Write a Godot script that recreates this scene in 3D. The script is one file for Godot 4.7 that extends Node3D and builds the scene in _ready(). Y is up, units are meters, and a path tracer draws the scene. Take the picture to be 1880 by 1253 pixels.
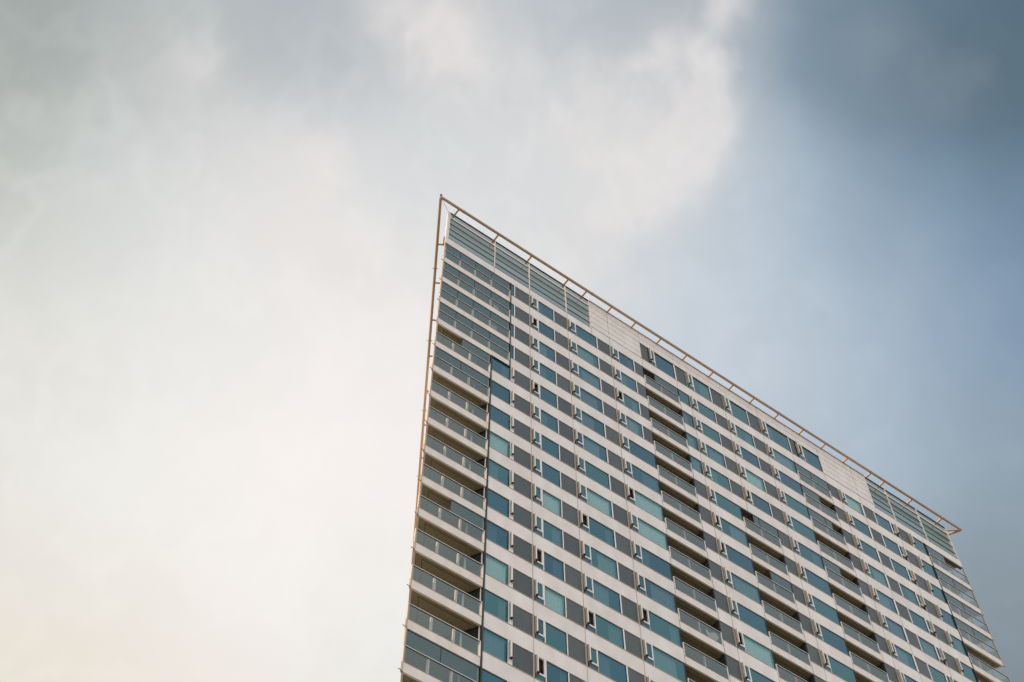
extends Node3D
# A triangular apartment tower seen from the street below, against a hazy evening sky.
# Plan: equilateral triangle, front facade along +X at z = 0, camera at +Z. y is up, metres.
# "r" counts window rows down from the roof; sill(r) is the height of that row's sill.

const SIDE := 54.25          # length of a facade
const STOREY := 3.0
const LAST := 17             # last window row built piece by piece
const TUBE_OFF := 0.665

var M := {}
var tower: Node3D
var meshes := {}
var rng := RandomNumberGenerator.new()

func yr(r: float) -> float:
	return 96.511 - STOREY * r

func lin(r: float, g: float, b: float, a := 1.0) -> Color:
	return Color(r, g, b, a).linear_to_srgb()

# ------------------------------------------------------------------ sky
# Colours of the air, some lens vignette painted in at the corners, by direction: azimuth from -Z towards +X, elevation, sRGB.
const AIR_AND_VIGNETTE := [
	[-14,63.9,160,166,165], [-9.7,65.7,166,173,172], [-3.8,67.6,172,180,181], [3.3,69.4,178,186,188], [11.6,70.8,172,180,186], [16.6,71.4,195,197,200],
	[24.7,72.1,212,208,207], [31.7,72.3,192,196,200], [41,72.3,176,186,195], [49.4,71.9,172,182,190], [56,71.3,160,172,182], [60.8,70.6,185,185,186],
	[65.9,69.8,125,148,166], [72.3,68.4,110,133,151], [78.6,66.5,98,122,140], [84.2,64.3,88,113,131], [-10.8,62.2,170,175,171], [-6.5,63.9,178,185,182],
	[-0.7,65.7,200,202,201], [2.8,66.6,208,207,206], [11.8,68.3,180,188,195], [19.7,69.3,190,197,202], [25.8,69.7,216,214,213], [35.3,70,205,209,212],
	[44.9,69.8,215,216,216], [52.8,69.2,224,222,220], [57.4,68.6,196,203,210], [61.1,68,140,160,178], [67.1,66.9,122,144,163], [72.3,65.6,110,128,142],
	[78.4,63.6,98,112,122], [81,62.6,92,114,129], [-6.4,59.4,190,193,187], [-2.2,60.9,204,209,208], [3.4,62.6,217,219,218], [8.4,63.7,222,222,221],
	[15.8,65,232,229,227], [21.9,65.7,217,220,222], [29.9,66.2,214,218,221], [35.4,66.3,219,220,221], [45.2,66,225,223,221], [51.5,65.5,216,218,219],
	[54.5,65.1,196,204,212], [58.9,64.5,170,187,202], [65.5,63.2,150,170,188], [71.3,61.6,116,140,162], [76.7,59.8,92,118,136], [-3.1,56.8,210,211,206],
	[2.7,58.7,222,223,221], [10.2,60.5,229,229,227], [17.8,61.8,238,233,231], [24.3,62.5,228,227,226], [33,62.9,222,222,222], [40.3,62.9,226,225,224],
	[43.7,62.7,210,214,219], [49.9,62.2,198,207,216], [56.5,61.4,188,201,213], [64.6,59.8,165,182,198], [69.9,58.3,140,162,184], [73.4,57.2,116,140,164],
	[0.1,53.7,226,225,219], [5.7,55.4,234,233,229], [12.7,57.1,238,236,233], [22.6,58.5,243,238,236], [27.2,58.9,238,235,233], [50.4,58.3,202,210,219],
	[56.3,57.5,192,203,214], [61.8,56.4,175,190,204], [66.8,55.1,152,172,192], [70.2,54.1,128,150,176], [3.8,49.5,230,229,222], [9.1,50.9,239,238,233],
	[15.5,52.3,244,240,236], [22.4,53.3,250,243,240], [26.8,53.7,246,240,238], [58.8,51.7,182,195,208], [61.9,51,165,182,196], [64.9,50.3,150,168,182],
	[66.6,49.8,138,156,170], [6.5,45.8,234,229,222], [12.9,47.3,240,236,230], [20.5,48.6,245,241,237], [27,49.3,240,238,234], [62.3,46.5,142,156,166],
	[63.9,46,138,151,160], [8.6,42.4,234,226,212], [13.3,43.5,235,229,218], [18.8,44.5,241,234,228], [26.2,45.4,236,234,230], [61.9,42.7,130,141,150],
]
# the air outside the picture: pale warm haze low down, brightened behind the camera to light the facade, bluer above
const AIR_ROUND_BRIGHTENED := [
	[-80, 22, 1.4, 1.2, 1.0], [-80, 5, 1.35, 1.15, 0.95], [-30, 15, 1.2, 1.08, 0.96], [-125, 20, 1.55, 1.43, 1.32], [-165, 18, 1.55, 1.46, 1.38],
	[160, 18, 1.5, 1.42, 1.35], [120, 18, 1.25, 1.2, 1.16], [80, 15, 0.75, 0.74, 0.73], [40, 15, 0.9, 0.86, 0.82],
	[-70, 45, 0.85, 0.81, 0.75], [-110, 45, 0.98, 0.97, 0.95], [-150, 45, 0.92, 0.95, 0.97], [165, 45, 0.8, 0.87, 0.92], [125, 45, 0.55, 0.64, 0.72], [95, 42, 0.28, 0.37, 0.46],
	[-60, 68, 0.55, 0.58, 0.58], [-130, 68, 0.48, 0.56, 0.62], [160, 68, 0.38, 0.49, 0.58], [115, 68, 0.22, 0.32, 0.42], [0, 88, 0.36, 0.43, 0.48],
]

# puffs of thin cloud: azimuth, elevation, radius in degrees, thickness
const PUFFS := [
	[24.6, 71, 2.02, 0.75], [30.3, 69.7, 1.79, 0.60], [36, 68.5, 2.02, 0.35], [53.1, 69.6, 1.79, 0.80], [53.7, 67.5, 1.46, 0.90],
	[57.4, 69.3, 1.01, 0.50], [51.4, 65.7, 1.46, 0.75], [47.3, 64.3, 1.68, 0.80], [43.4, 63.2, 1.46, 0.80], [40, 62.3, 1.01, 0.60],
	[17.3, 71.5, 1.12, 0.50], [61.4, 70.8, 0.90, 0.70], [16, 65, 1.34, 0.80], [14.9, 62.5, 1.34, 0.70], [20.4, 61.5, 1.57, 0.60],
	[45.6, 67.1, 2.24, 0.50], [74.2, 66.1, 1.57, 0.16], [77, 64.1, 1.34, 0.18], [2.1, 66.7, 1.34, 0.35], [47.5, 69.8, 1.57, 0.40],
]

func towards(az: float, el: float) -> Vector3:
	var a := deg_to_rad(az)
	var e := deg_to_rad(el)
	return Vector3(sin(a) * cos(e), sin(e), -cos(a) * cos(e))

func make_sky() -> ImageTexture:
	var gw := 360
	var gh := 91
	var dirs: Array[Vector3] = []
	var cols: Array[Vector3] = []
	var soft := PackedFloat32Array()
	for p in AIR_AND_VIGNETTE:
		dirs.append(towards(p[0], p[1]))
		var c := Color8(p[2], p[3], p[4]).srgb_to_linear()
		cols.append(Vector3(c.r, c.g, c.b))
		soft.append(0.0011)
	for p in AIR_ROUND_BRIGHTENED:
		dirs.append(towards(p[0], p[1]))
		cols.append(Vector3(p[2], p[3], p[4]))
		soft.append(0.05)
	var grid := PackedVector3Array()
	grid.resize(gw * gh)
	for j in gh:
		for i in gw:
			var d := towards(i * 360.0 / gw, j * 90.0 / (gh - 1))
			var sum := Vector3.ZERO
			var ws := 0.0
			for k in dirs.size():
				var q := d.distance_squared_to(dirs[k])
				var w := 0.0
				if soft[k] > 0.01:
					w = 6.0e-6 / ((q + soft[k]) * (q + soft[k]))
				else:
					w = exp(-q / 0.0027) + 2.0e-7 / ((q + soft[k]) * (q + soft[k]))
				sum += cols[k] * w
				ws += w
			grid[j * gw + i] = sum / ws
	var warp := FastNoiseLite.new()
	warp.seed = 11
	warp.frequency = 7.0
	warp.fractal_octaves = 5
	warp.fractal_gain = 0.55
	var wisp := FastNoiseLite.new()
	wisp.seed = 23
	wisp.frequency = 9.0
	wisp.fractal_octaves = 6
	wisp.fractal_gain = 0.55
	var fluff := FastNoiseLite.new()
	fluff.seed = 67
	fluff.frequency = 11.0
	fluff.fractal_octaves = 6
	fluff.fractal_gain = 0.6
	var puff_dirs: Array[Vector3] = []
	var puff_rad := PackedFloat32Array()
	var puff_thick := PackedFloat32Array()
	for p in PUFFS:
		puff_dirs.append(towards(p[0], p[1]))
		puff_rad.append(pow(deg_to_rad(p[2]), 2.0))
		puff_thick.append(p[3])
	var w_ := 2048
	var h_ := 1024
	var im := Image.create(w_, h_, false, Image.FORMAT_RGBF)
	for y in h_:
		var el := 90.0 - (y + 0.5) * 180.0 / h_
		for x in w_:
			if el < -1.0:
				im.set_pixel(x, y, Color(0.5, 0.48, 0.45))
				continue
			var az := (x + 0.5) * 360.0 / w_
			var d := towards(az, el)
			var n1 := warp.get_noise_3dv(d)
			var n2 := warp.get_noise_3dv(d + Vector3(7.3, 1.1, 4.7))
			var n3 := warp.get_noise_3dv(d + Vector3(2.9, 8.2, 3.3))
			var e := (d + Vector3(n1, n2, n3) * 0.02).normalized()
			var ga := fposmod(rad_to_deg(atan2(e.x, -e.z)), 360.0) * gw / 360.0
			var ge := clampf(rad_to_deg(asin(clampf(e.y, -1.0, 1.0))), 0.0, 89.99) * (gh - 1) / 90.0
			var i0 := int(ga) % gw
			var i1 := (i0 + 1) % gw
			var j0 := int(ge)
			var fa := ga - floorf(ga)
			var fe := ge - j0
			var c: Vector3 = grid[j0 * gw + i0].lerp(grid[j0 * gw + i1], fa).lerp(grid[(j0 + 1) * gw + i0].lerp(grid[(j0 + 1) * gw + i1], fa), fe)
			if el > 35.0:
				var cover := 0.0
				for k in puff_dirs.size():
					var dot := e.dot(puff_dirs[k])
					if dot > 0.985:
						var q: float = (1.0 - dot) * 2.0 / puff_rad[k]
						cover += puff_thick[k] * exp(-q * q * 0.55 - q * 0.4)
				if cover > 0.01:
					var grain := 0.5 + 1.5 * fluff.get_noise_3dv(e * Vector3(1.0, 1.3, 1.0))
					cover = clampf(cover * (0.3 + 1.0 * grain), 0.0, 0.92)
					c = c.lerp(Vector3(0.79, 0.755, 0.74).lerp(c * 1.06, 0.25), cover * clampf(0.15 + c.y * 1.6, 0.0, 1.0))
			# thin cloud: streaks stretched sideways, stronger where the air is already pale
			var s := wisp.get_noise_3d(d.x * 0.8 + n1 * 0.2, d.y * 1.5, d.z * 0.8 + n2 * 0.2)
			var pale := clampf((c.x / maxf(c.z, 0.01) - 0.6) / 0.4, 0.0, 1.0)
			var amount := (0.02 + 0.1 * pale) * clampf((0.98 - c.y) * 2.2, 0.12, 1.0)
			c += (Vector3(0.98, 0.95, 0.93) * (0.35 + 0.65 * c.y)) * maxf(s, -0.2) * amount
			im.set_pixel(x, y, Color(maxf(c.x, 0.02), maxf(c.y, 0.03), maxf(c.z, 0.04)))
	return ImageTexture.create_from_image(im)

# ------------------------------------------------------------------ materials
func noise_tex(seed_: int, freq: float, lo: float, hi: float, tint := Color(1, 1, 1), oct := 5) -> NoiseTexture2D:
	var n := FastNoiseLite.new()
	n.seed = seed_
	n.frequency = freq
	n.fractal_octaves = oct
	var t := NoiseTexture2D.new()
	t.width = 512
	t.height = 512
	t.seamless = true
	t.noise = n
	var g := Gradient.new()
	g.set_color(0, Color(lo * tint.r, lo * tint.g, lo * tint.b))
	g.set_color(1, Color(hi, hi, hi))
	t.color_ramp = g
	return t

func mat(called: String, c: Color, rough := 0.6, metal := 0.0) -> StandardMaterial3D:
	var m := StandardMaterial3D.new()
	m.resource_name = called
	m.albedo_color = c
	m.roughness = rough
	m.metallic = metal
	M[called] = m
	return m

func worn(m: StandardMaterial3D, t: Texture2D, scale_: float) -> void:
	m.albedo_texture = t
	m.uv1_triplanar = true
	m.uv1_world_triplanar = true
	m.uv1_scale = Vector3(scale_, scale_ * 0.45, scale_)

func glass(called: String, c: Color, rough: float, metal: float) -> StandardMaterial3D:
	var m := mat(called, c, rough, metal)
	m.transparency = BaseMaterial3D.TRANSPARENCY_ALPHA
	m.cull_mode = BaseMaterial3D.CULL_DISABLED
	return m

func make_materials() -> void:
	var grime := noise_tex(5, 0.012, 0.93, 1.0, Color(1.0, 0.99, 0.97))
	var grime2 := noise_tex(9, 0.02, 0.9, 1.0)
	# enamelled panels of three delivery batches
	var tones := [lin(0.82, 0.8, 0.795), lin(0.8, 0.782, 0.78), lin(0.835, 0.81, 0.805)]
	for k in 3:
		worn(mat("enamel_%d" % k, tones[k], 0.42), grime, 0.11)
	worn(mat("cladding", lin(0.82, 0.8, 0.79), 0.45), grime, 0.13)
	worn(mat("fascia", lin(0.8, 0.765, 0.735), 0.45), grime, 0.17)
	mat("frame", lin(0.8, 0.79, 0.77), 0.4)
	mat("joint", lin(0.4, 0.37, 0.32), 0.6)
	mat("joint_dark", lin(0.12, 0.105, 0.09), 0.6)
	mat("sill", lin(0.34, 0.29, 0.24), 0.5)
	mat("flap", lin(0.47, 0.43, 0.35), 0.5)
	mat("black", lin(0.012, 0.012, 0.013), 0.5)
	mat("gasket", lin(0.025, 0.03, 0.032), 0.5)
	mat("backing", lin(0.09, 0.085, 0.08), 0.8)
	var greys := [lin(0.07, 0.087, 0.088), lin(0.062, 0.078, 0.079), lin(0.08, 0.096, 0.096)]
	for k in 3:
		worn(mat("grey_%d" % k, greys[k], 0.38), grime2, 0.2)
	glass("window_0", lin(0.034, 0.185, 0.25, 0.42), 0.03, 0.42)
	glass("window_1", lin(0.05, 0.23, 0.265, 0.38), 0.03, 0.42)
	glass("window_2", lin(0.028, 0.15, 0.22, 0.46), 0.03, 0.42)
	glass("window_thin", lin(0.1, 0.4, 0.43, 0.36), 0.03, 0.15)
	glass("rail_glass", lin(0.17, 0.24, 0.235, 0.32), 0.05, 0.3)
	glass("loggia_glass", lin(0.11, 0.19, 0.2, 0.4), 0.05, 0.35)
	glass("screen_glass_0", lin(0.155, 0.225, 0.215, 0.8), 0.08, 0.2)
	glass("screen_glass_1", lin(0.13, 0.2, 0.19, 0.84), 0.08, 0.2)
	glass("screen_glass_top", lin(0.17, 0.19, 0.18, 0.7), 0.08, 0.15)
	mat("transom", lin(0.06, 0.085, 0.085), 0.5)
	glass("door_glass", lin(0.03, 0.05, 0.045, 0.6), 0.05, 0.2)
	worn(mat("soffit", lin(0.33, 0.305, 0.19), 0.7), noise_tex(31, 0.03, 0.8, 1.0), 0.4)
	mat("soffit_trim", lin(0.11, 0.09, 0.06), 0.7)
	mat("concrete", lin(0.42, 0.4, 0.37), 0.85)
	mat("ceiling", lin(0.45, 0.44, 0.42), 0.9)
	mat("room", lin(0.3, 0.28, 0.25), 0.9)
	worn(mat("tube", lin(0.52, 0.4, 0.285), 0.38), noise_tex(41, 0.03, 0.85, 1.0), 0.6)
	mat("beam", lin(0.82, 0.8, 0.74), 0.5)
	mat("dark_glass", lin(0.03, 0.09, 0.13), 0.08)
	mat("curtain", lin(0.6, 0.72, 0.7), 0.9)
	mat("curtain_dark", lin(0.3, 0.4, 0.42), 0.9)
	mat("cloth", lin(0.82, 0.86, 0.88), 0.85)
	mat("chair_dark", lin(0.05, 0.06, 0.07), 0.6)
	mat("chair_pale", lin(0.6, 0.6, 0.58), 0.6)
	worn(mat("paving", lin(0.42, 0.4, 0.37), 0.9), noise_tex(51, 0.03, 0.75, 1.0), 0.05)

# ------------------------------------------------------------------ shapes
func put(o: Node3D, called: String, parent: Node3D) -> Node3D:
	o.name = called
	parent.add_child(o, true)
	return o

func holder(called: String, parent: Node3D, at := Vector3.ZERO) -> Node3D:
	var n := Node3D.new()
	put(n, called, parent)
	n.position = at
	return n

func origin_of(parent: Node3D) -> Vector3:
	# parts are given in the tower's coordinates; a holder's own place is taken off (no turned holders here)
	var p := Vector3.ZERO
	var n: Node = parent
	while n != self and n is Node3D:
		p += (n as Node3D).position
		n = n.get_parent()
	return p

func box(called: String, m: String, parent: Node3D, x0: float, x1: float, y0: float, y1: float, z0: float, z1: float) -> MeshInstance3D:
	var size := Vector3(absf(x1 - x0), absf(y1 - y0), absf(z1 - z0))
	var key := "%.3f,%.3f,%.3f" % [size.x, size.y, size.z]
	if not meshes.has(key):
		var b := BoxMesh.new()
		b.size = size
		meshes[key] = b
	var o := MeshInstance3D.new()
	o.mesh = meshes[key]
	o.material_override = M[m]
	put(o, called, parent)
	o.position = Vector3((x0 + x1) / 2, (y0 + y1) / 2, (z0 + z1) / 2) - origin_of(parent)
	return o

# a sheet of glass facing +Z
func pane(called: String, m: String, parent: Node3D, x0: float, x1: float, y0: float, y1: float, z: float) -> MeshInstance3D:
	var size := Vector2(absf(x1 - x0), absf(y1 - y0))
	var key := "q%.3f,%.3f" % [size.x, size.y]
	if not meshes.has(key):
		var b := QuadMesh.new()
		b.size = size
		meshes[key] = b
	var o := MeshInstance3D.new()
	o.mesh = meshes[key]
	o.material_override = M[m]
	put(o, called, parent)
	o.position = Vector3((x0 + x1) / 2, (y0 + y1) / 2, z) - origin_of(parent)
	return o

func begin() -> SurfaceTool:
	var st := SurfaceTool.new()
	st.begin(Mesh.PRIMITIVE_TRIANGLES)
	st.set_smooth_group(-1)
	return st

func quad(st: SurfaceTool, a: Vector3, b: Vector3, c: Vector3, d: Vector3) -> void:
	for v in [a, b, c, a, c, d]:
		st.add_vertex(v)

func add_box(st: SurfaceTool, x0: float, x1: float, y0: float, y1: float, z0: float, z1: float) -> void:
	prism(st, PackedVector2Array([Vector2(x0, z0), Vector2(x1, z0), Vector2(x1, z1), Vector2(x0, z1)]), y0, y1)

# upright prism over a convex outline of (x, z)
func prism(st: SurfaceTool, o: PackedVector2Array, y0: float, y1: float) -> void:
	var n := o.size()
	var area := 0.0
	for i in n:
		var p := o[i]
		var q := o[(i + 1) % n]
		area += p.x * q.y - q.x * p.y
	var pts := o.duplicate()
	if area < 0.0:
		pts.reverse()
	for i in n:
		var p := pts[i]
		var q := pts[(i + 1) % n]
		quad(st, Vector3(p.x, y0, p.y), Vector3(q.x, y0, q.y), Vector3(q.x, y1, q.y), Vector3(p.x, y1, p.y))
	for i in range(1, n - 1):
		for v in [Vector3(pts[0].x, y1, pts[0].y), Vector3(pts[i].x, y1, pts[i].y), Vector3(pts[i + 1].x, y1, pts[i + 1].y)]:
			st.add_vertex(v)
		for v in [Vector3(pts[0].x, y0, pts[0].y), Vector3(pts[i + 1].x, y0, pts[i + 1].y), Vector3(pts[i].x, y0, pts[i].y)]:
			st.add_vertex(v)

func tube(st: SurfaceTool, a: Vector3, b: Vector3, rad: float, sides := 12) -> void:
	var d := (b - a).normalized()
	var s := d.cross(Vector3.UP if absf(d.y) < 0.9 else Vector3.RIGHT).normalized()
	var t := s.cross(d)
	for i in sides:
		var p := s * cos(TAU * i / sides) * rad + t * sin(TAU * i / sides) * rad
		var q := s * cos(TAU * (i + 1) / sides) * rad + t * sin(TAU * (i + 1) / sides) * rad
		quad(st, a + p, a + q, b + q, b + p)
		for v in [a, a + q, a + p, b, b + p, b + q]:
			st.add_vertex(v)

# commits what was drawn in the tower's coordinates as one named mesh under parent
func built(st: SurfaceTool, called: String, m: String, parent: Node3D, at := Vector3.ZERO) -> MeshInstance3D:
	st.generate_normals()
	var o := MeshInstance3D.new()
	o.mesh = st.commit()
	o.material_override = M[m]
	put(o, called, parent)
	o.position = at - origin_of(parent)
	return o

# a wall board standing along the line a-b in plan, thick towards the left of a->b
func board(called: String, m: String, parent: Node3D, a: Vector2, b: Vector2, y0: float, y1: float, thick: float, shift := 0.0) -> MeshInstance3D:
	var d := (b - a).normalized()
	var n := Vector2(-d.y, d.x)
	var c := (a + b) / 2
	var st := begin()
	var pts := PackedVector2Array()
	for p in [a + n * shift, b + n * shift, b + n * (shift + thick), a + n * (shift + thick)]:
		pts.append(p - c)
	prism(st, pts, -(y1 - y0) / 2, (y1 - y0) / 2)
	return built(st, called, m, parent, Vector3(c.x, (y0 + y1) / 2, c.y))

func tag(o: Node3D, label: String, category: String, group := "") -> void:
	o.set_meta("label", label)
	o.set_meta("category", category)
	if group != "":
		o.set_meta("group", group)

# points of the plan: distance s along the left / right facade from its front corner
func left_at(s: float, off := 0.0) -> Vector2:
	return Vector2(0.5 * s - 0.8660254 * off, -0.8660254 * s - 0.5 * off)

func right_at(s: float, off := 0.0) -> Vector2:
	return Vector2(SIDE - 0.5 * s + 0.8660254 * off, -0.8660254 * s - 0.5 * off)

# ------------------------------------------------------------------ pieces of the facade
var curtain_spots := []

func wall_window(r: int, u0: float, u1: float, kind: int, y0: float, y1: float) -> Node3D:
	var w := holder("window", tower, Vector3((u0 + u1) / 2, y0, 0))
	pane("pane", "window_%d" % kind, w, u0, u1, y0, y1, -0.06)
	var st := begin()
	var o := Vector3((u0 + u1) / 2, y0, 0)
	for p in [[u0 - 0.03, u0], [u1, u1 + 0.03]]:
		add_box(st, p[0] - o.x, p[1] - o.x, 0.0, y1 - y0, -0.09, -0.03)
	add_box(st, u0 - o.x, u1 - o.x, y1 - y0 - 0.035, y1 - y0, -0.09, -0.045)
	built(st, "gasket", "gasket", w, o)
	return w

# opening vent light: white frame, sash, fixed light below it; the flap stands out beside it
func vent_light(r: int, u0: float, u1: float, y0: float, y1: float, open: bool) -> void:
	var w := holder("vent_window", tower, Vector3((u0 + u1) / 2, y0, 0))
	var h := y1 - y0
	var tr := y0 + h * 0.30
	var o := Vector3((u0 + u1) / 2, y0, 0)
	var st := begin()
	for p in [[u0 - 0.05, u0], [u1, u1 + 0.075]]:
		add_box(st, p[0] - o.x, p[1] - o.x, tr - y0 - 0.05, h, -0.1, 0.0)
	add_box(st, u0 - o.x, u1 - o.x, tr - y0 - 0.05, tr - y0 + 0.06, -0.1, 0.005)
	add_box(st, u0 - o.x, u1 - o.x, h - 0.05, h, -0.1, 0.0)
	built(st, "frame", "frame", w, o)
	pane("lower_pane", "window_%d" % (rng.randi() % 3), w, u0 - 0.05, u1 + 0.02, y0, tr - 0.05, -0.05)
	if open:
		var p := pane("sash", "window_thin", w, u0, u1, tr + 0.06, y1 - 0.05, -0.06)
		p.rotation.y = deg_to_rad(38.0)
		p.position += Vector3(-0.04, 0, -0.1)
	else:
		pane("sash", "window_%d" % (rng.randi() % 3), w, u0, u1, tr + 0.06, y1 - 0.05, -0.055)

func vent_flap(u: float, y0: float, y1: float, flip := false) -> void:
	var h := y1 - y0
	var f := box("vent_flap", "flap", tower, u + 0.008, u + 0.082, y0 + h * 0.24, y1 - h * 0.06, 0.004, 0.17)
	var s := 1.0 if not flip else -1.0
	var c := u + 0.045
	# pale hinge edge, black stay and its arm
	box("edge", "frame", f, c - 0.04, c + 0.04, y0 + h * 0.24, y1 - h * 0.06, 0.17, 0.19)
	box("stay", "black", f, c - 0.05 + 0.03 * s, c + 0.05 + 0.03 * s, y0 + h * 0.24 - 0.11, y0 + h * 0.24 - 0.005, 0.1, 0.235)
	var st := begin()
	tube(st, Vector3(0, 0, 0.13), Vector3(0.16 * s, -0.02, 0.03), 0.016, 6)
	built(st, "stay_arm", "black", f, Vector3(c, y0 + h * 0.24 - 0.06, 0))

func infill(u0: float, u1: float, y0: float, y1: float) -> void:
	box("infill_panel", "grey_%d" % (rng.randi() % 3), tower, u0, u1, y0, y1, -0.09, -0.05)

func mullion(u0: float, u1: float, y0: float, y1: float, m := "frame") -> void:
	box("mullion", m, tower, u0, u1, y0, y1, -0.1, -0.012)

func spandrel(u0: float, u1: float, y0: float, y1: float) -> void:
	box("spandrel_panel", "enamel_%d" % (rng.randi() % 3), tower, u0 + 0.012, u1 - 0.012, y0 + 0.012, y1, -0.08, rng.randf_range(-0.003, 0.003))

func sill(u0: float, u1: float, y: float) -> void:
	box("sill", "sill", tower, u0 + 0.006, u1 - 0.006, y, y + 0.055, -0.1, 0.022)

# one wall segment: a list of openings from left to right
func wall(r: int, list: Array) -> void:
	var y1 := yr(r - 0.6)
	var y0 := yr(r)
	if r == 0:
		y1 = yr(-0.81)
	for e in list:
		match e[0]:
			"w":
				var kind: int = rng.randi() % 3
				var w := wall_window(r, e[1], e[2], kind, y0, y1)
				curtain_spots.append([r, e[1], e[2], y0, y1, w])
			"p":
				infill(e[1], e[2], y0, y1)
			"v":
				vent_light(r, e[1], e[2], y0, y1, rng.randf() < 0.32)
			"f":
				vent_flap(e[1], y0, y1, e.size() > 2)
			"m":
				mullion(e[1], e[2], y0, y1)
			"j":
				mullion(e[1], e[2], y0, y1, "joint")

# ------------------------------------------------------------------ balconies
# railing, fascia and glazing along the front of an opening u0..u1
func balcony_front(b: Node3D, r: int, u0: float, u1: float, posts: Array, post_m: String, post_w: float, glaze: Array, dark_joints: Array) -> void:
	var top := yr(r - 0.21)
	var foot := yr(r + 0.18)
	var low := yr(r + 0.39)
	var head := yr(r - 0.6)
	box("fascia", "fascia", b, u0, u1, low, foot, -0.12, rng.randf_range(-0.004, 0.002))
	box("base_rail", "sill", b, u0, u1, foot, foot + 0.03, -0.1, 0.015)
	box("handrail", "frame", b, u0, u1, top - 0.035, top, -0.07, 0.012)
	box("rail_gasket", "gasket", b, u0 + 0.05, u1 - 0.05, top - 0.068, top - 0.035, -0.05, 0.0)
	box("end_post", "frame", b, u0, u0 + 0.055, foot + 0.03, top - 0.045, -0.07, 0.008)
	box("end_post", "frame", b, u1 - 0.055, u1, foot + 0.03, top - 0.045, -0.07, 0.008)
	var edges := [u0 + 0.055]
	for p in posts:
		box("post", post_m, b, p - post_w / 2, p + post_w / 2, foot + 0.03, top - 0.068, -0.17, -0.045)
		edges.append(p)
	edges.append(u1 - 0.055)
	for i in edges.size() - 1:
		pane("rail_pane", "rail_glass", b, edges[i] + 0.008, edges[i + 1] - 0.008, foot + 0.03, top - 0.068, -0.028)
	for g in glaze:
		pane("glazing_pane", "loggia_glass", b, g[0] + 0.006, g[1] - 0.006, top + 0.01, head - 0.03, -0.045)
	for j in dark_joints:
		box("glazing_bar", "gasket", b, j - 0.022, j + 0.022, top, head, -0.075, -0.03)
	if glaze.size() > 0:
		box("glazing_track", "gasket", b, glaze[0][0], glaze[-1][1], head - 0.06, head - 0.002, -0.09, -0.03)
		box("glazing_track", "gasket", b, glaze[0][0], glaze[-1][1], top + 0.001, top + 0.022, -0.065, -0.028)

func back_glass(b: Node3D, a: Vector2, c: Vector2, y0: float, y1: float, n: int) -> void:
	for i in n:
		var p := a.lerp(c, float(i) / n)
		var q := a.lerp(c, float(i + 1) / n)
		var d := (q - p).normalized()
		board("door_pane", "door_glass", b, p + d * 0.06, q - d * 0.06, y0 + 0.06, y1 - 0.06, 0.02, 0.03)
		board("door_post", "frame", b, p - d * 0.06 if i > 0 else p, p + d * 0.06, y0, y1, 0.08)
	board("door_head", "gasket", b, a, c, y1 - 0.06, y1 - 0.004, 0.07, 0.005)

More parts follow.
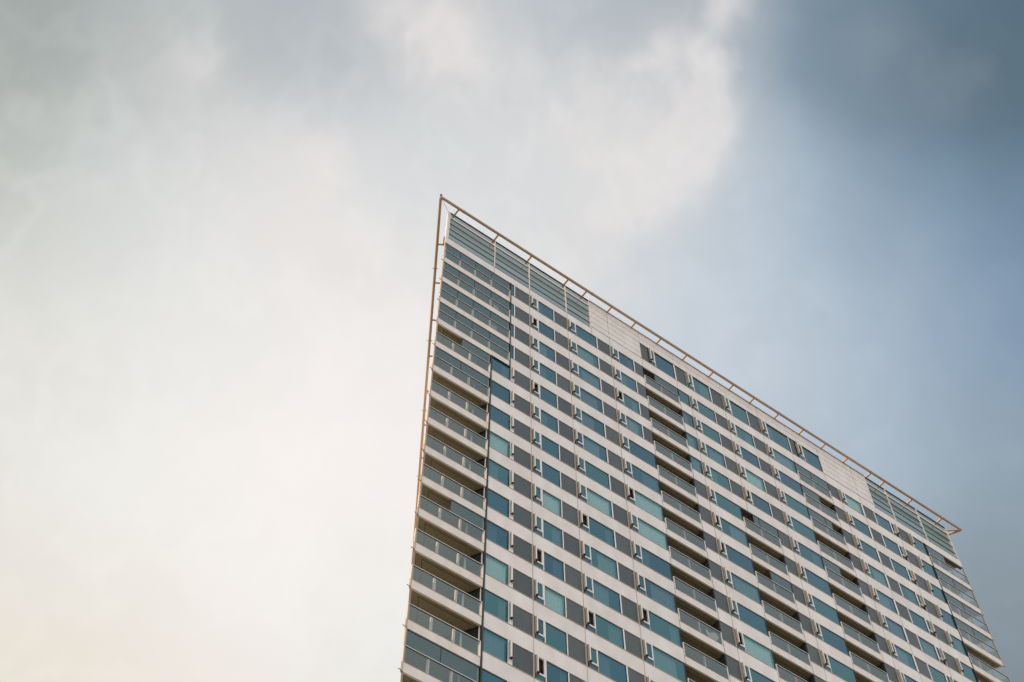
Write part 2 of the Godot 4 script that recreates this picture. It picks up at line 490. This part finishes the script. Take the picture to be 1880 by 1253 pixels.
# triangular loggia at a front corner; a is the length of its open sides
func corner_loggia(r: int, right: bool, a: float, posts: Array, glaze: Array, joints: Array, side_glazed: bool) -> void:
	var e := 0.0 if not right else SIDE
	var s := 1.0 if not right else -1.0
	var b := holder("corner_balcony", tower, Vector3(e + s * a / 2, yr(r + 0.39), 0))
	var u0 := minf(e, e + s * a)
	var u1 := maxf(e, e + s * a)
	balcony_front(b, r, u0, u1, posts, "frame", 0.12, glaze, joints)
	var top := yr(r - 0.21)
	var foot := yr(r + 0.18)
	var low := yr(r + 0.39)
	var head := yr(r - 0.6)
	# the same railing round the corner
	var p := Vector2(e + s * 0.07, -0.121)
	var q := right_at(a) if right else left_at(a)
	var c := Vector2(e + s * 0.0, 0.0) + (q - Vector2(e, 0)).normalized() * 0.145
	var th := 0.1 if not right else -0.1
	board("fascia", "fascia", b, c, q, low, foot, th)
	board("handrail", "frame", b, c, q, top - 0.045, top, th * 0.6)
	board("rail_pane", "rail_glass", b, c, q, foot + 0.02, top - 0.06, th * 0.15, th * 0.2)
	if side_glazed:
		board("glazing_pane", "loggia_glass", b, c, c.lerp(q, 0.8), top + 0.02, head - 0.02, th * 0.1, th * 0.3)
	box("corner_post", "joint", b, e + s * 0.0, e + s * 0.07, low, top, -0.1, 0.03) if not right else box("corner_post", "joint", b, e - 0.07, e, low, top, -0.1, 0.03)
	if glaze.size() > 0:
		box("corner_post", "joint", b, minf(e, e + s * 0.08), maxf(e, e + s * 0.08), top, head, -0.09, 0.02)
	# soffit with its trim, a little below the slab above
	var sy := yr(r - 0.64) - 0.004
	var st := begin()
	var o := Vector3(e + s * a / 2, sy, -a * 0.3)
	var tri := PackedVector2Array([Vector2(e + s * 0.22, -0.125), Vector2(e + s * (a - 0.02), -0.125), Vector2(e + s * a / 2, -0.866 * a + 0.05)])
	var rel := PackedVector2Array()
	for v in tri:
		rel.append(v - Vector2(o.x, o.z))
	prism(st, rel, -0.03, 0.0)
	built(st, "soffit", "soffit", b, o)
	box("soffit_trim", "soffit_trim", b, minf(e + s * 0.75, e + s * (a - 0.45)), maxf(e + s * 0.75, e + s * (a - 0.45)), sy - 0.046, sy - 0.03, -0.37, -0.33)
	var d2 := (q - Vector2(e, 0)).normalized()
	var g0 := Vector2(e + s * 0.75, -0.37)
	board("soffit_trim", "soffit_trim", b, g0, g0 + d2 * (a - 1.3), sy - 0.046, sy - 0.03, 0.04)
	back_glass(b, Vector2(e + s * (a - 0.02), -0.13), Vector2(e + s * a / 2, -0.866 * a + 0.06) + Vector2(s * 0.02, 0), yr(r + 0.2) + 0.004, sy - 0.03, 4)
	# little rainwater spout at the corner
	var st2 := begin()
	tube(st2, Vector3(0, 0, 0), Vector3(-s * 0.2, 0.02, 0.02), 0.022, 6)
	built(st2, "spout", "soffit_trim", b, Vector3(e + s * 0.02, low + 0.05, -0.02))

func recess_balcony(r: int, u0: float, u1: float, glaze: Array, joints: Array) -> void:
	var b := holder("recessed_balcony", tower, Vector3((u0 + u1) / 2, yr(r + 0.39), 0))
	var mid := (u0 + u1) / 2 - 0.03
	balcony_front(b, r, u0 + 0.02, u1 - 0.02, [mid], "frame", 0.06, glaze, joints)
	var sy := yr(r - 0.64) - 0.004
	var fl := yr(r + 0.2) + 0.004
	box("soffit", "soffit", b, u0, u1, sy - 0.03, sy, -1.6, -0.125)
	box("soffit_trim", "soffit_trim", b, u0 + 0.3, u1 - 0.3, sy - 0.045, sy - 0.03, -0.5, -0.46)
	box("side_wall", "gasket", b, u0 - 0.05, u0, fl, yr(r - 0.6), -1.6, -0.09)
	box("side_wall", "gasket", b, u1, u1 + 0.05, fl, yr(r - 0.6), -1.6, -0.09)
	back_glass(b, Vector2(u1, -1.6), Vector2(u0, -1.6), fl, sy - 0.03, 3)

# ------------------------------------------------------------------ the tower
func build_structure() -> void:
	tower = holder("apartment_tower", self)
	tag(tower, "triangular high-rise apartment tower with white bands, blue windows and glass balconies", "building")
	# floor slabs, one per storey
	for r in range(0, LAST + 1):
		var st := begin()
		var d := 0.125
		prism(st, PackedVector2Array([Vector2(1.732 * d, -d), Vector2(SIDE - 1.732 * d, -d), Vector2(SIDE / 2, -0.866 * SIDE + 2 * d)]), 0.0, yr(0.2) - yr(0.36))
		built(st, "floor_slab", "concrete", tower, Vector3(0, yr(r + 0.36), 0))
	# the core, which closes the rooms at the back
	var st := begin()
	var d := 6.5
	prism(st, PackedVector2Array([Vector2(1.732 * d, -d), Vector2(SIDE - 1.732 * d, -d), Vector2(SIDE / 2, -0.866 * SIDE + 2 * d)]), 0.0, yr(-0.6))
	built(st, "core", "room", tower)
	# the two facades that look away: bands of wall and window between the corner loggias
	for k in 2:
		for r in range(-1, LAST + 1):
			var a := left_at(4.6, -0.1) if k == 0 else right_at(4.6, -0.1)
			var c := left_at(SIDE - 4.6, -0.1) if k == 0 else right_at(SIDE - 4.6, -0.1)
			var th := 0.1 if k == 0 else -0.1
			board("wall_band", "enamel_0", tower, a, c, yr(r + 0.4), yr(r), -th)
			board("window_band", "dark_glass", tower, a, c, yr(r + 1.0), yr(r + 0.4), th * 0.5)
	# the storeys below the picture
	var n := 0
	for r in range(LAST + 1, 32):
		var y := yr(r + 0.4)
		board("lower_wall_band", "enamel_0", tower, Vector2(0, 0), Vector2(SIDE, 0), maxf(y, 0.0), yr(r), -0.12)
		board("lower_wall_band", "enamel_0", tower, left_at(0.14), left_at(SIDE), maxf(y, 0.0), yr(r), 0.12)
		board("lower_wall_band", "enamel_0", tower, right_at(0.14), right_at(SIDE - 0.14), maxf(y, 0.0), yr(r), -0.12)
		board("lower_window_band", "dark_glass", tower, Vector2(0.3, 0), Vector2(SIDE - 0.3, 0), yr(r), yr(r - 0.6), -0.05, -0.08)
		board("lower_window_band", "dark_glass", tower, left_at(0.3), left_at(SIDE - 0.3), yr(r), yr(r - 0.6), 0.05, 0.08)
		board("lower_window_band", "dark_glass", tower, right_at(0.3), right_at(SIDE - 0.3), yr(r), yr(r - 0.6), -0.05, -0.08)

func backing(r: float, u0: float, u1: float) -> void:
	box("upstand", "backing", tower, u0, u1, yr(r + 0.4), yr(r) - 0.004, -0.3, -0.081)

func build_facade() -> void:
	rng.seed = 77
	for r in range(0, LAST + 1):
		var y1 := yr(r)
		var y0 := yr(r + 0.4)
		var joints := []
		if r == 0:
			joints = [[0.0, 4.53, 7.85, 11.45, 13.85, 15.65, 18.95, 22.5, 27.6, 31.68, 34.87, 38.4, 42.4, 44.1, 49.62, SIDE]]
		elif r < 5:
			joints = [[6.13, 7.85, 11.45, 15.65, 18.95], [22.53, 23.68, 27.62, 31.68, 34.87], [38.53, 39.68, 42.35, 46.33, 49.63]]
		else:
			joints = [[4.6, 7.85, 11.45, 15.65, 18.95], [22.53, 23.68, 26.95], [30.53, 31.68, 34.87], [38.53, 39.68, 42.35, 46.33, 49.63]]
		for run in joints:
			backing(r, run[0], run[-1])
			for i in run.size() - 1:
				var hi := y1
				if r == 0 and (run[i] < 13.8 or run[i] > 44.0):
					hi = yr(0.1)
				spandrel(run[i], run[i + 1], y0, hi)
				if i > 0:
					box("joint_bar", "joint", tower, run[i] - 0.022, run[i] + 0.022, y0 + 0.02, hi - 0.004, -0.05, 0.007)
				if r > 0 or hi == y1:
					sill(run[i], run[i + 1], y1)
		# --- window strips
		if r == 0:
			wall(0, [["p", 18.98, 19.78], ["f", 19.82], ["v", 19.98, 20.33], ["m", 20.4, 20.45], ["w", 20.47, 22.42], ["m", 22.46, 22.58], ["p", 22.6, 23.66],
				["j", 23.67, 23.73], ["f", 23.75], ["v", 23.9, 24.34], ["m", 24.42, 24.48], ["w", 24.5, 26.2], ["m", 26.24, 26.34], ["p", 26.36, 27.6], ["j", 27.62, 27.68], ["f", 27.7], ["v", 27.86, 28.3],
				["m", 28.38, 28.46], ["w", 28.5, 30.26], ["m", 30.28, 30.35], ["p", 30.36, 31.62], ["j", 31.64, 31.7], ["f", 31.71], ["v", 31.86, 32.32], ["m", 32.4, 32.46], ["w", 32.5, 34.86],
				["m", 34.88, 34.96], ["p", 34.98, 35.63], ["f", 35.7], ["v", 35.86, 36.34], ["m", 36.42, 36.46], ["w", 36.48, 38.36]])
			continue
		if r < 5:
			wall(r, [["w", 6.16, 6.38], ["m", 6.42, 6.5]])
		else:
			wall(r, [["w", 4.65, 6.15], ["m", 6.18, 6.48], ["f", 6.22]])
		wall(r, [["p", 6.5, 7.8], ["j", 7.81, 7.93], ["f", 7.95], ["v", 8.08, 8.54], ["m", 8.63, 8.69], ["w", 8.72, 10.1], ["m", 10.13, 10.2], ["p", 10.2, 11.41],
			["j", 11.41, 11.52], ["f", 11.54], ["v", 11.7, 12.2], ["m", 12.275, 12.29], ["w", 12.32, 14.27], ["m", 14.3, 14.39], ["p", 14.39, 15.6], ["j", 15.6, 15.72], ["f", 15.74], ["v", 15.9, 16.4], ["m", 16.475, 16.49]])
		if r < 5:
			wall(r, [["w", 16.52, 17.94], ["m", 17.97, 18.05], ["p", 18.05, 18.92], ["w", 22.57, 23.6]])
		else:
			wall(r, [["w", 16.52, 18.88], ["p", 22.55, 23.62]])
		wall(r, [["j", 23.63, 23.73], ["f", 23.75], ["v", 23.9, 24.36], ["m", 24.435, 24.47]])
		if r < 5:
			wall(r, [["w", 24.5, 26.26], ["m", 26.29, 26.35], ["p", 26.35, 27.58], ["j", 27.58, 27.68], ["f", 27.7], ["v", 27.86, 28.32], ["m", 28.395, 28.46], ["w", 28.5, 30.26], ["m", 30.29, 30.36], ["p", 30.36, 31.63]])
		else:
			wall(r, [["w", 24.5, 26.9], ["p", 30.56, 31.63]])
		wall(r, [["j", 31.63, 31.73], ["f", 31.75], ["v", 31.9, 32.36], ["m", 32.435, 32.46], ["w", 32.49, 34.83], ["p", 38.56, 39.63], ["j", 39.63, 39.73], ["f", 39.75], ["v", 39.9, 40.34],
			["m", 40.415, 40.42], ["w", 40.45, 42.22], ["m", 42.25, 42.42], ["p", 42.42, 43.72], ["m", 43.72, 43.8], ["w", 43.83, 45.5], ["m", 45.53, 45.6], ["v", 45.65, 46.0], ["f", 46.0, true], ["j", 46.28, 46.38],
			["p", 46.38, 47.68], ["j", 47.68, 47.76], ["f", 47.78], ["m", 47.87, 48.02], ["w", 48.05, 49.55]])
		# --- recessed balconies
		if r == 1:
			recess_balcony(r, 18.97, 22.5, [[20.1, 22.45]], [20.1])
		else:
			recess_balcony(r, 18.97, 22.5, [], [])
		if r >= 5:
			var g := []
			var j := []
			if r == 5:
				g = [[28.1, 28.66], [28.72, 30.45]]
				j = [28.1, 28.69]
			elif r == 7:
				g = [[28.5, 30.45]]
				j = [28.5, 28.58]
			recess_balcony(r, 26.97, 30.5, g, j)
		var gh := []
		var jh := []
		match r:
			1:
				gh = [[34.92, 36.55], [36.6, 38.45]]
				jh = [36.57]
			2:
				gh = [[34.92, 36.8]]
				jh = [36.8]
			3:
				gh = [[34.92, 36.7], [36.75, 37.4]]
				jh = [36.72]
			5:
				gh = [[34.92, 36.7]]
				jh = [36.7]
		recess_balcony(r, 34.9, 38.5, gh, jh)
		# --- corner loggias
		if r < 5:
			corner_loggia(r, false, 6.05, [1.5, 2.87, 4.36], [[0.08, 1.48], [1.5, 2.85], [2.87, 4.34], [4.36, 6.02]], [1.49, 2.86, 4.35], true)
		elif r == 5 or r == 11:
			corner_loggia(r, false, 4.48, [1.5, 2.87], [[2.13, 4.44]], [2.13], false)
		elif r == 6 or r == 15:
			corner_loggia(r, false, 4.48, [1.5, 2.87], [[0.08, 2.15], [2.17, 4.44]], [2.16], true)
		else:
			corner_loggia(r, false, 4.48, [1.5, 2.87], [], [], false)
		if r == 1:
			corner_loggia(r, true, 4.5, [50.95, 52.5], [[49.8, 51.9]], [51.9], false)
		elif r < 5:
			corner_loggia(r, true, 4.5, [50.95, 52.5], [[49.8, 51.85], [51.87, 54.1]], [51.86], false)
		else:
			corner_loggia(r, true, 4.5, [50.95, 52.5], [], [], false)
	# dark glass fins beside the loggias
	box("fin", "gasket", tower, 4.5, 4.575, yr(LAST + 0.4), yr(4.4), -0.12, 0.05)
	box("fin", "gasket", tower, 6.06, 6.125, yr(4.4), yr(0.4), -0.12, 0.05)
	box("fin", "gasket", tower, 4.58, 6.125, yr(4.4) - 0.06, yr(4.4) - 0.002, -0.12, 0.04)
	box("fin", "gasket", tower, 49.65, 49.7, yr(LAST + 0.4), yr(0.4), -0.12, 0.04)

func build_roof() -> void:
	rng.seed = 5
	var top := yr(-1.4)
	# --- white cladding panels with open joints
	var zones := [[13.85, 15.65, 18.95], [38.4, 42.4, 44.1]]
	for z in zones:
		for i in z.size() - 1:
			for k in 5:
				var a := -1.36 + 0.272 * k
				box("cladding_panel", "cladding", tower, z[i] + 0.02, z[i + 1] - 0.02, yr(a + 0.272) + 0.05, yr(a), -0.06, rng.randf_range(-0.004, 0.004))
				box("joint_bar", "joint_dark", tower, z[i] + 0.02, z[i + 1] - 0.02, yr(a + 0.272) + 0.002, yr(a + 0.272) + 0.05, -0.05, -0.006)
		box("upstand", "backing", tower, z[0], z[-1], yr(0.0) + 0.004, yr(-1.36), -0.3, -0.075)
	# band over the penthouse windows
	var cuts := [18.95, 22.5, 27.6, 31.64, 34.85, 38.4]
	for i in cuts.size() - 1:
		for k in 2:
			var a: float = [-1.36, -1.088][k]
			var e: float = [-1.088, -0.81][k]
			box("cladding_panel", "cladding", tower, cuts[i] + 0.012, cuts[i + 1] - 0.012, yr(e) + 0.045, yr(a), -0.06, rng.randf_range(-0.004, 0.004))
			box("joint_bar", "joint_dark", tower, cuts[i] + 0.012, cuts[i + 1] - 0.012, yr(e) + 0.002, yr(e) + 0.045, -0.05, -0.006)
	box("upstand", "backing", tower, 18.952, 38.398, yr(-0.81), yr(-1.36), -0.3, -0.075)
	box("coping", "sill", tower, 13.87, 44.08, yr(-1.36) + 0.004, top, -0.35, 0.05)
	# roof of the penthouse
	var st := begin()
	prism(st, PackedVector2Array([Vector2(13.9, -0.31), Vector2(44.05, -0.31), Vector2(38.5, -9.0), Vector2(19.4, -9.0)]), 0.0, 0.3)
	built(st, "roof_slab", "concrete", tower, Vector3(0, yr(-1.3), 0))
	for p in [[Vector2(13.9, -0.32), Vector2(19.4, -9.0)], [Vector2(38.5, -9.0), Vector2(44.05, -0.32)]]:
		board("penthouse_wall", "cladding", tower, p[0], p[1], yr(0.2) + 0.004, yr(-1.3), 0.15)
	# --- glass screens before the roof terraces
	for zone in [[0.22, 4.53, 7.85, 11.43, 13.83], [44.12, 46.6, 50.4, 54.1]]:
		for i in zone.size() - 1:
			var s := holder("glass_screen", tower, Vector3((zone[i] + zone[i + 1]) / 2, yr(0.1), 0))
			for k in 5:
				var y1 := yr(-1.38 + 0.295 * k)
				var y0 := yr(-1.38 + 0.295 * (k + 1))
				var p := pane("screen_pane", "screen_glass_top" if k == 0 else "screen_glass_%d" % ((k + i) % 2), s, zone[i] + 0.04, zone[i + 1] - 0.04, y0 - 0.02, y1 - 0.02, -0.05)
				p.rotation.x = deg_to_rad(-2.0)
				box("transom", "transom", s, zone[i] + 0.03, zone[i + 1] - 0.03, y0 - 0.03, y0 - 0.004, -0.07, -0.015)
			box("post", "frame", s, zone[i] - 0.03, zone[i] + 0.03, yr(0.1), yr(-1.4), -0.1, 0.03)
			box("top_rail", "gasket", s, zone[i] + 0.03, zone[i + 1] - 0.03, yr(-1.4) - 0.06, yr(-1.4), -0.1, 0.0)
		box("screen_post", "frame", tower, zone[-1] - 0.06, zone[-1] + 0.0, yr(0.1), yr(-1.4) + 0.02, -0.16, 0.035)
		box("roof_beam", "beam", tower, zone[0] + 0.1, zone[-1] - 0.1, yr(-1.085) - 0.01, yr(-1.085) + 0.15, -0.02, 0.004)
	box("corner_strip", "frame", tower, 0.0, 0.17, yr(0.1), yr(-1.4), -0.1, 0.0)
	# screens on the facades that look away
	for k in 2:
		var a := left_at(0.3) if k == 0 else right_at(0.3)
		var c := left_at(14.0) if k == 0 else right_at(14.0)
		board("side_screen", "screen_glass_0", tower, a, c, yr(0.1), yr(-1.4), 0.03 if k == 0 else -0.03)
		board("side_parapet", "cladding", tower, left_at(14.0) if k == 0 else right_at(14.0), left_at(SIDE - 0.3) if k == 0 else right_at(SIDE - 0.3), yr(0.1), yr(-1.4), 0.1 if k == 0 else -0.1)
	# --- the tube that runs round the roof
	var ty := yr(-1.385)
	var L := Vector3(-TUBE_OFF * 1.732, ty, TUBE_OFF)
	var R := Vector3(SIDE + TUBE_OFF * 1.732, ty, TUBE_OFF)
	var la := left_at(SIDE - 2.0, TUBE_OFF)
	var ra := right_at(SIDE - 2.0, TUBE_OFF)
	var rail := holder("roof_rail", tower, Vector3(0, ty, 0))
	for seg in [[L, R], [L + Vector3(0.05, 0.0, -0.09), Vector3(la.x, ty, la.y)], [R + Vector3(-0.05, 0.0, -0.09), Vector3(ra.x, ty, ra.y)]]:
		var st1 := begin()
		tube(st1, seg[0], seg[1], 0.115, 20)
		st1.set_smooth_group(0)
		built(st1, "tube", "tube", rail)
	for u in [0.6, 4.4, 7.65, 11.3, 13.15, 15.7, 18.2, 20.85, 23.6, 26.45, 28.65, 30.95, 33.7, 36.5, 39.05, 41.65, 44.4, 46.0, 49.35, 53.0]:
		var inner := -0.27 if u < 13.4 or u > 44.2 else -0.1
		box("bracket", "tube", rail, u - 0.06, u + 0.06, ty - 0.09, ty + 0.05, inner, TUBE_OFF - 0.1)
	for s in [3.0, 6.5, 10.0, 13.5, 17.0, 20.5, 24.0, 28.0, 32.0, 36.0]:
		for k in 2:
			var a := left_at(s, 0.0) if k == 0 else right_at(s, 0.0)
			var c := left_at(s, TUBE_OFF - 0.1) if k == 0 else right_at(s, TUBE_OFF - 0.1)
			board("bracket", "tube", rail, a, c, ty - 0.06, ty + 0.06, 0.1, -0.05)
	# end stub at the right corner
	var st3 := begin()
	tube(st3, Vector3(54.1, ty, -0.35), Vector3(R.x - 0.12, ty, R.z - 0.1), 0.07, 10)
	built(st3, "corner_bracket", "tube", rail)
	# sleeves with a lightning pin where the tube is joined
	for u in [1.05, 13.7, 21.5, 33.6, 44.3]:
		var st4 := begin()
		tube(st4, Vector3(-0.07, 0, 0), Vector3(0.07, 0, 0), 0.135, 14)
		tube(st4, Vector3(0, 0, 0), Vector3(0, 0.3, 0.0), 0.022, 6)
		built(st4, "sleeve", "tube", rail, Vector3(u, ty, TUBE_OFF))
	for s in [5.2, 12.0, 19.0, 26.0]:
		var st5 := begin()
		var a := left_at(s, TUBE_OFF)
		tube(st5, Vector3(0.035, 0, -0.06), Vector3(-0.035, 0, 0.06), 0.135, 14)
		tube(st5, Vector3(0.22, 0, 0.13), Vector3(-0.22, 0, -0.13), 0.022, 6)
		built(st5, "sleeve", "tube", rail, Vector3(a.x, ty, a.y))
	# beacon at the sharp corner and the thin stay wire below it
	var st6 := begin()
	tube(st6, Vector3(0, 0.1, 0), Vector3(0.0, 0.28, 0.0), 0.07, 10)
	tube(st6, Vector3(0, 0.28, 0), Vector3(0.03, 0.42, 0.0), 0.09, 10)
	built(st6, "beacon", "soffit_trim", rail, L)
	var st7 := begin()
	tube(st7, L + Vector3(0.1, 0, -0.05), Vector3(0.02, ty - 0.05, -0.02), 0.012, 6)
	built(st7, "stay_wire", "gasket", rail)

# ------------------------------------------------------------------ things in and on the tower
const ORD := ["top", "second", "third", "fourth", "fifth", "sixth", "seventh", "eighth", "ninth", "tenth", "eleventh", "twelfth", "thirteenth", "fourteenth", "fifteenth", "sixteenth", "seventeenth", "eighteenth", "nineteenth"]

func curtain(x0: float, x1: float, y0: float, y1: float, m: String, label: String, pleat: float) -> void:
	# a hanging sheet with pleats
	var n := int((x1 - x0) / 0.07) + 2
	var st := begin()
	st.set_smooth_group(0)
	var c := (x0 + x1) / 2
	for i in n:
		var a := lerpf(x0, x1, float(i) / n) - c
		var b := lerpf(x0, x1, float(i + 1) / n) - c
		var za := pleat * sin(i * 1.9) + 0.3 * pleat * sin(i * 4.3)
		var zb := pleat * sin((i + 1) * 1.9) + 0.3 * pleat * sin((i + 1) * 4.3)
		quad(st, Vector3(a, 0, za), Vector3(a, y1 - y0, za * 0.6), Vector3(b, y1 - y0, zb * 0.6), Vector3(b, 0, zb))
		quad(st, Vector3(b, 0, zb - 0.006), Vector3(b, y1 - y0, zb * 0.6 - 0.006), Vector3(a, y1 - y0, za * 0.6 - 0.006), Vector3(a, 0, za - 0.006))
	var o := built(st, "curtain", m, self, Vector3(c, y0, -0.2))
	tag(o, label, "curtain", "curtains behind the tower's windows")

func build_curtains() -> void:
	rng.seed = 404
	var counts := {}
	for s in curtain_spots:
		var r: int = s[0]
		if s[2] - s[1] < 0.9 or r > 15:
			continue
		counts[r] = counts.get(r, 0) + 1
		var k: int = counts[r]
		var roll := rng.randf()
		var part := rng.randf()
		var x0: float = s[1] + 0.03
		var x1: float = s[2] - 0.03
		# windows whose curtain is plainly drawn in the photograph
		var drawn: bool = (r == 12 and k <= 2) or (r == 8 and k == 1) or (r == 9 and k == 2) or (r == 8 and k == 3) or rng.randf() < 0.035
		if not drawn and roll > 0.55:
			continue
		if drawn:
			(s[5].get_node("pane") as MeshInstance3D).material_override = M["window_thin"]
		else:
			var w := (x1 - x0) * (0.25 + 0.75 * part)
			if rng.randf() < 0.5:
				x1 = x0 + w
			else:
				x0 = x1 - w
		var row: String = ORD[r]
		var col: String = ["leftmost", "second", "third", "fourth", "fifth", "sixth", "seventh", "eighth", "ninth", "tenth", "eleventh"][mini(k - 1, 10)]
		var colour := "pale" if drawn or part > 0.45 else "dim"
		var label := "%s curtain behind the %s wide pane from the left, %s window row from the top" % [colour, col, row]
		curtain(x0, x1, yr(r + 0.18), s[4] - 0.01, "curtain" if colour == "pale" else "curtain_dark", label, 0.05)

func chair(at: Vector3, turn: float, m: String, label: String) -> void:
	var o := holder("balcony_chair", self, at)
	o.rotation.y = turn
	tag(o, label, "chair", "chairs on the corner balconies")
	var parts := [["seat", -0.24, 0.24, 0.42, 0.46, -0.24, 0.24], ["backrest", -0.24, 0.24, 0.47, 0.95, -0.28, -0.24], ["leg", -0.23, -0.19, 0.0, 0.42, -0.23, -0.19], ["leg", 0.19, 0.23, 0.0, 0.42, -0.23, -0.19],
		["leg", -0.23, -0.19, 0.0, 0.42, 0.19, 0.23], ["leg", 0.19, 0.23, 0.0, 0.42, 0.19, 0.23], ["armrest", -0.28, -0.245, 0.62, 0.66, -0.24, 0.22], ["armrest", 0.245, 0.28, 0.62, 0.66, -0.24, 0.22]]
	for p in parts:
		var st := begin()
		add_box(st, p[1], p[2], p[3], p[4], p[5], p[6])
		st.generate_normals()
		var q := MeshInstance3D.new()
		q.mesh = st.commit()
		q.material_override = M[m]
		put(q, p[0], o)

func build_things() -> void:
	for c in [[2, 4.9, -0.46, 3.3, "chair_pale", "pale chair on the second glazed corner balcony from the top left"], [3, 4.8, -0.46, 3.0, "chair_pale", "pale chair on the third glazed corner balcony from the top left"],
			[9, 0.95, -0.46, 3.2, "chair_dark", "dark chair near the sharp left corner, ninth balcony from the top"],
			[10, 3.3, -0.46, 3.0, "chair_dark", "dark chair behind the right railing pane, tenth corner balcony from the top"]]:
		chair(Vector3(c[1], yr(c[0] + 0.2), c[2]), c[3], c[4], c[5])
	# white cloth hung inside the railing of a recessed balcony
	var st := begin()
	st.set_smooth_group(0)
	var low := [0.55, 0.2, 0.12, 0.3, 0.1, 0.16, 0.42, 0.7]
	var high := [0.98, 0.9, 0.72, 0.78, 0.95, 1.0, 0.92, 0.8]
	for i in 7:
		for j in 4:
			var q := []
			for k in [[i, j], [i, j + 1], [i + 1, j + 1], [i + 1, j]]:
				var f: float = k[1] / 4.0
				q.append(Vector3(k[0] * 0.15 - 0.52, lerpf(low[k[0]], high[k[0]], f), 0.03 * sin(k[0] * 2.1 + f * 2.0)))
			quad(st, q[0], q[1], q[2], q[3])
			var back := Vector3(0, 0, -0.008)
			quad(st, q[3] + back, q[2] + back, q[1] + back, q[0] + back)
	var cl := built(st, "cloth", "cloth", self, Vector3(21.75, yr(10.2), -0.1))
	tag(cl, "white cloth hung inside the glass railing of a recessed balcony", "cloth")

func _ready() -> void:
	# camera, at eye height on the pavement, looking up along the facade
	var cam := Camera3D.new()
	cam.name = "camera"
	add_child(cam)
	cam.position = Vector3(-23.128, 1.6, 41.92)
	cam.rotation = Vector3(deg_to_rad(59.0287), deg_to_rad(-35.0209), deg_to_rad(0.5638))
	cam.fov = 27.503
	cam.near = 0.1
	cam.far = 4000.0
	cam.current = true
	# sky and exposure
	var env := Environment.new()
	env.background_mode = Environment.BG_SKY
	var sky := Sky.new()
	var pm := PanoramaSkyMaterial.new()
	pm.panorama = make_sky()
	sky.sky_material = pm
	env.sky = sky
	env.tonemap_mode = Environment.TONE_MAPPER_LINEAR
	env.tonemap_exposure = 1.0
	env.sdfgi_enabled = true
	env.ssao_enabled = true
	env.ssil_enabled = true
	var we := WorldEnvironment.new()
	we.name = "world_environment"
	we.environment = env
	add_child(we)
	# low warm sun, behind the tower on the left
	var sun := DirectionalLight3D.new()
	sun.name = "sun"
	sun.light_color = Color(1.0, 0.8, 0.58)
	sun.light_energy = 1.5
	sun.light_angular_distance = 1.5
	sun.shadow_enabled = true
	add_child(sun)
	sun.look_at_from_position(Vector3.ZERO, -towards(-80.0, 19.0), Vector3.UP)
	make_materials()
	# the ground
	var g := MeshInstance3D.new()
	var gp := PlaneMesh.new()
	gp.size = Vector2(3000, 3000)
	g.mesh = gp
	g.material_override = M["paving"]
	put(g, "ground", self)
	g.set_meta("kind", "structure")
	build_structure()
	build_facade()
	build_roof()
	build_curtains()
	build_things()
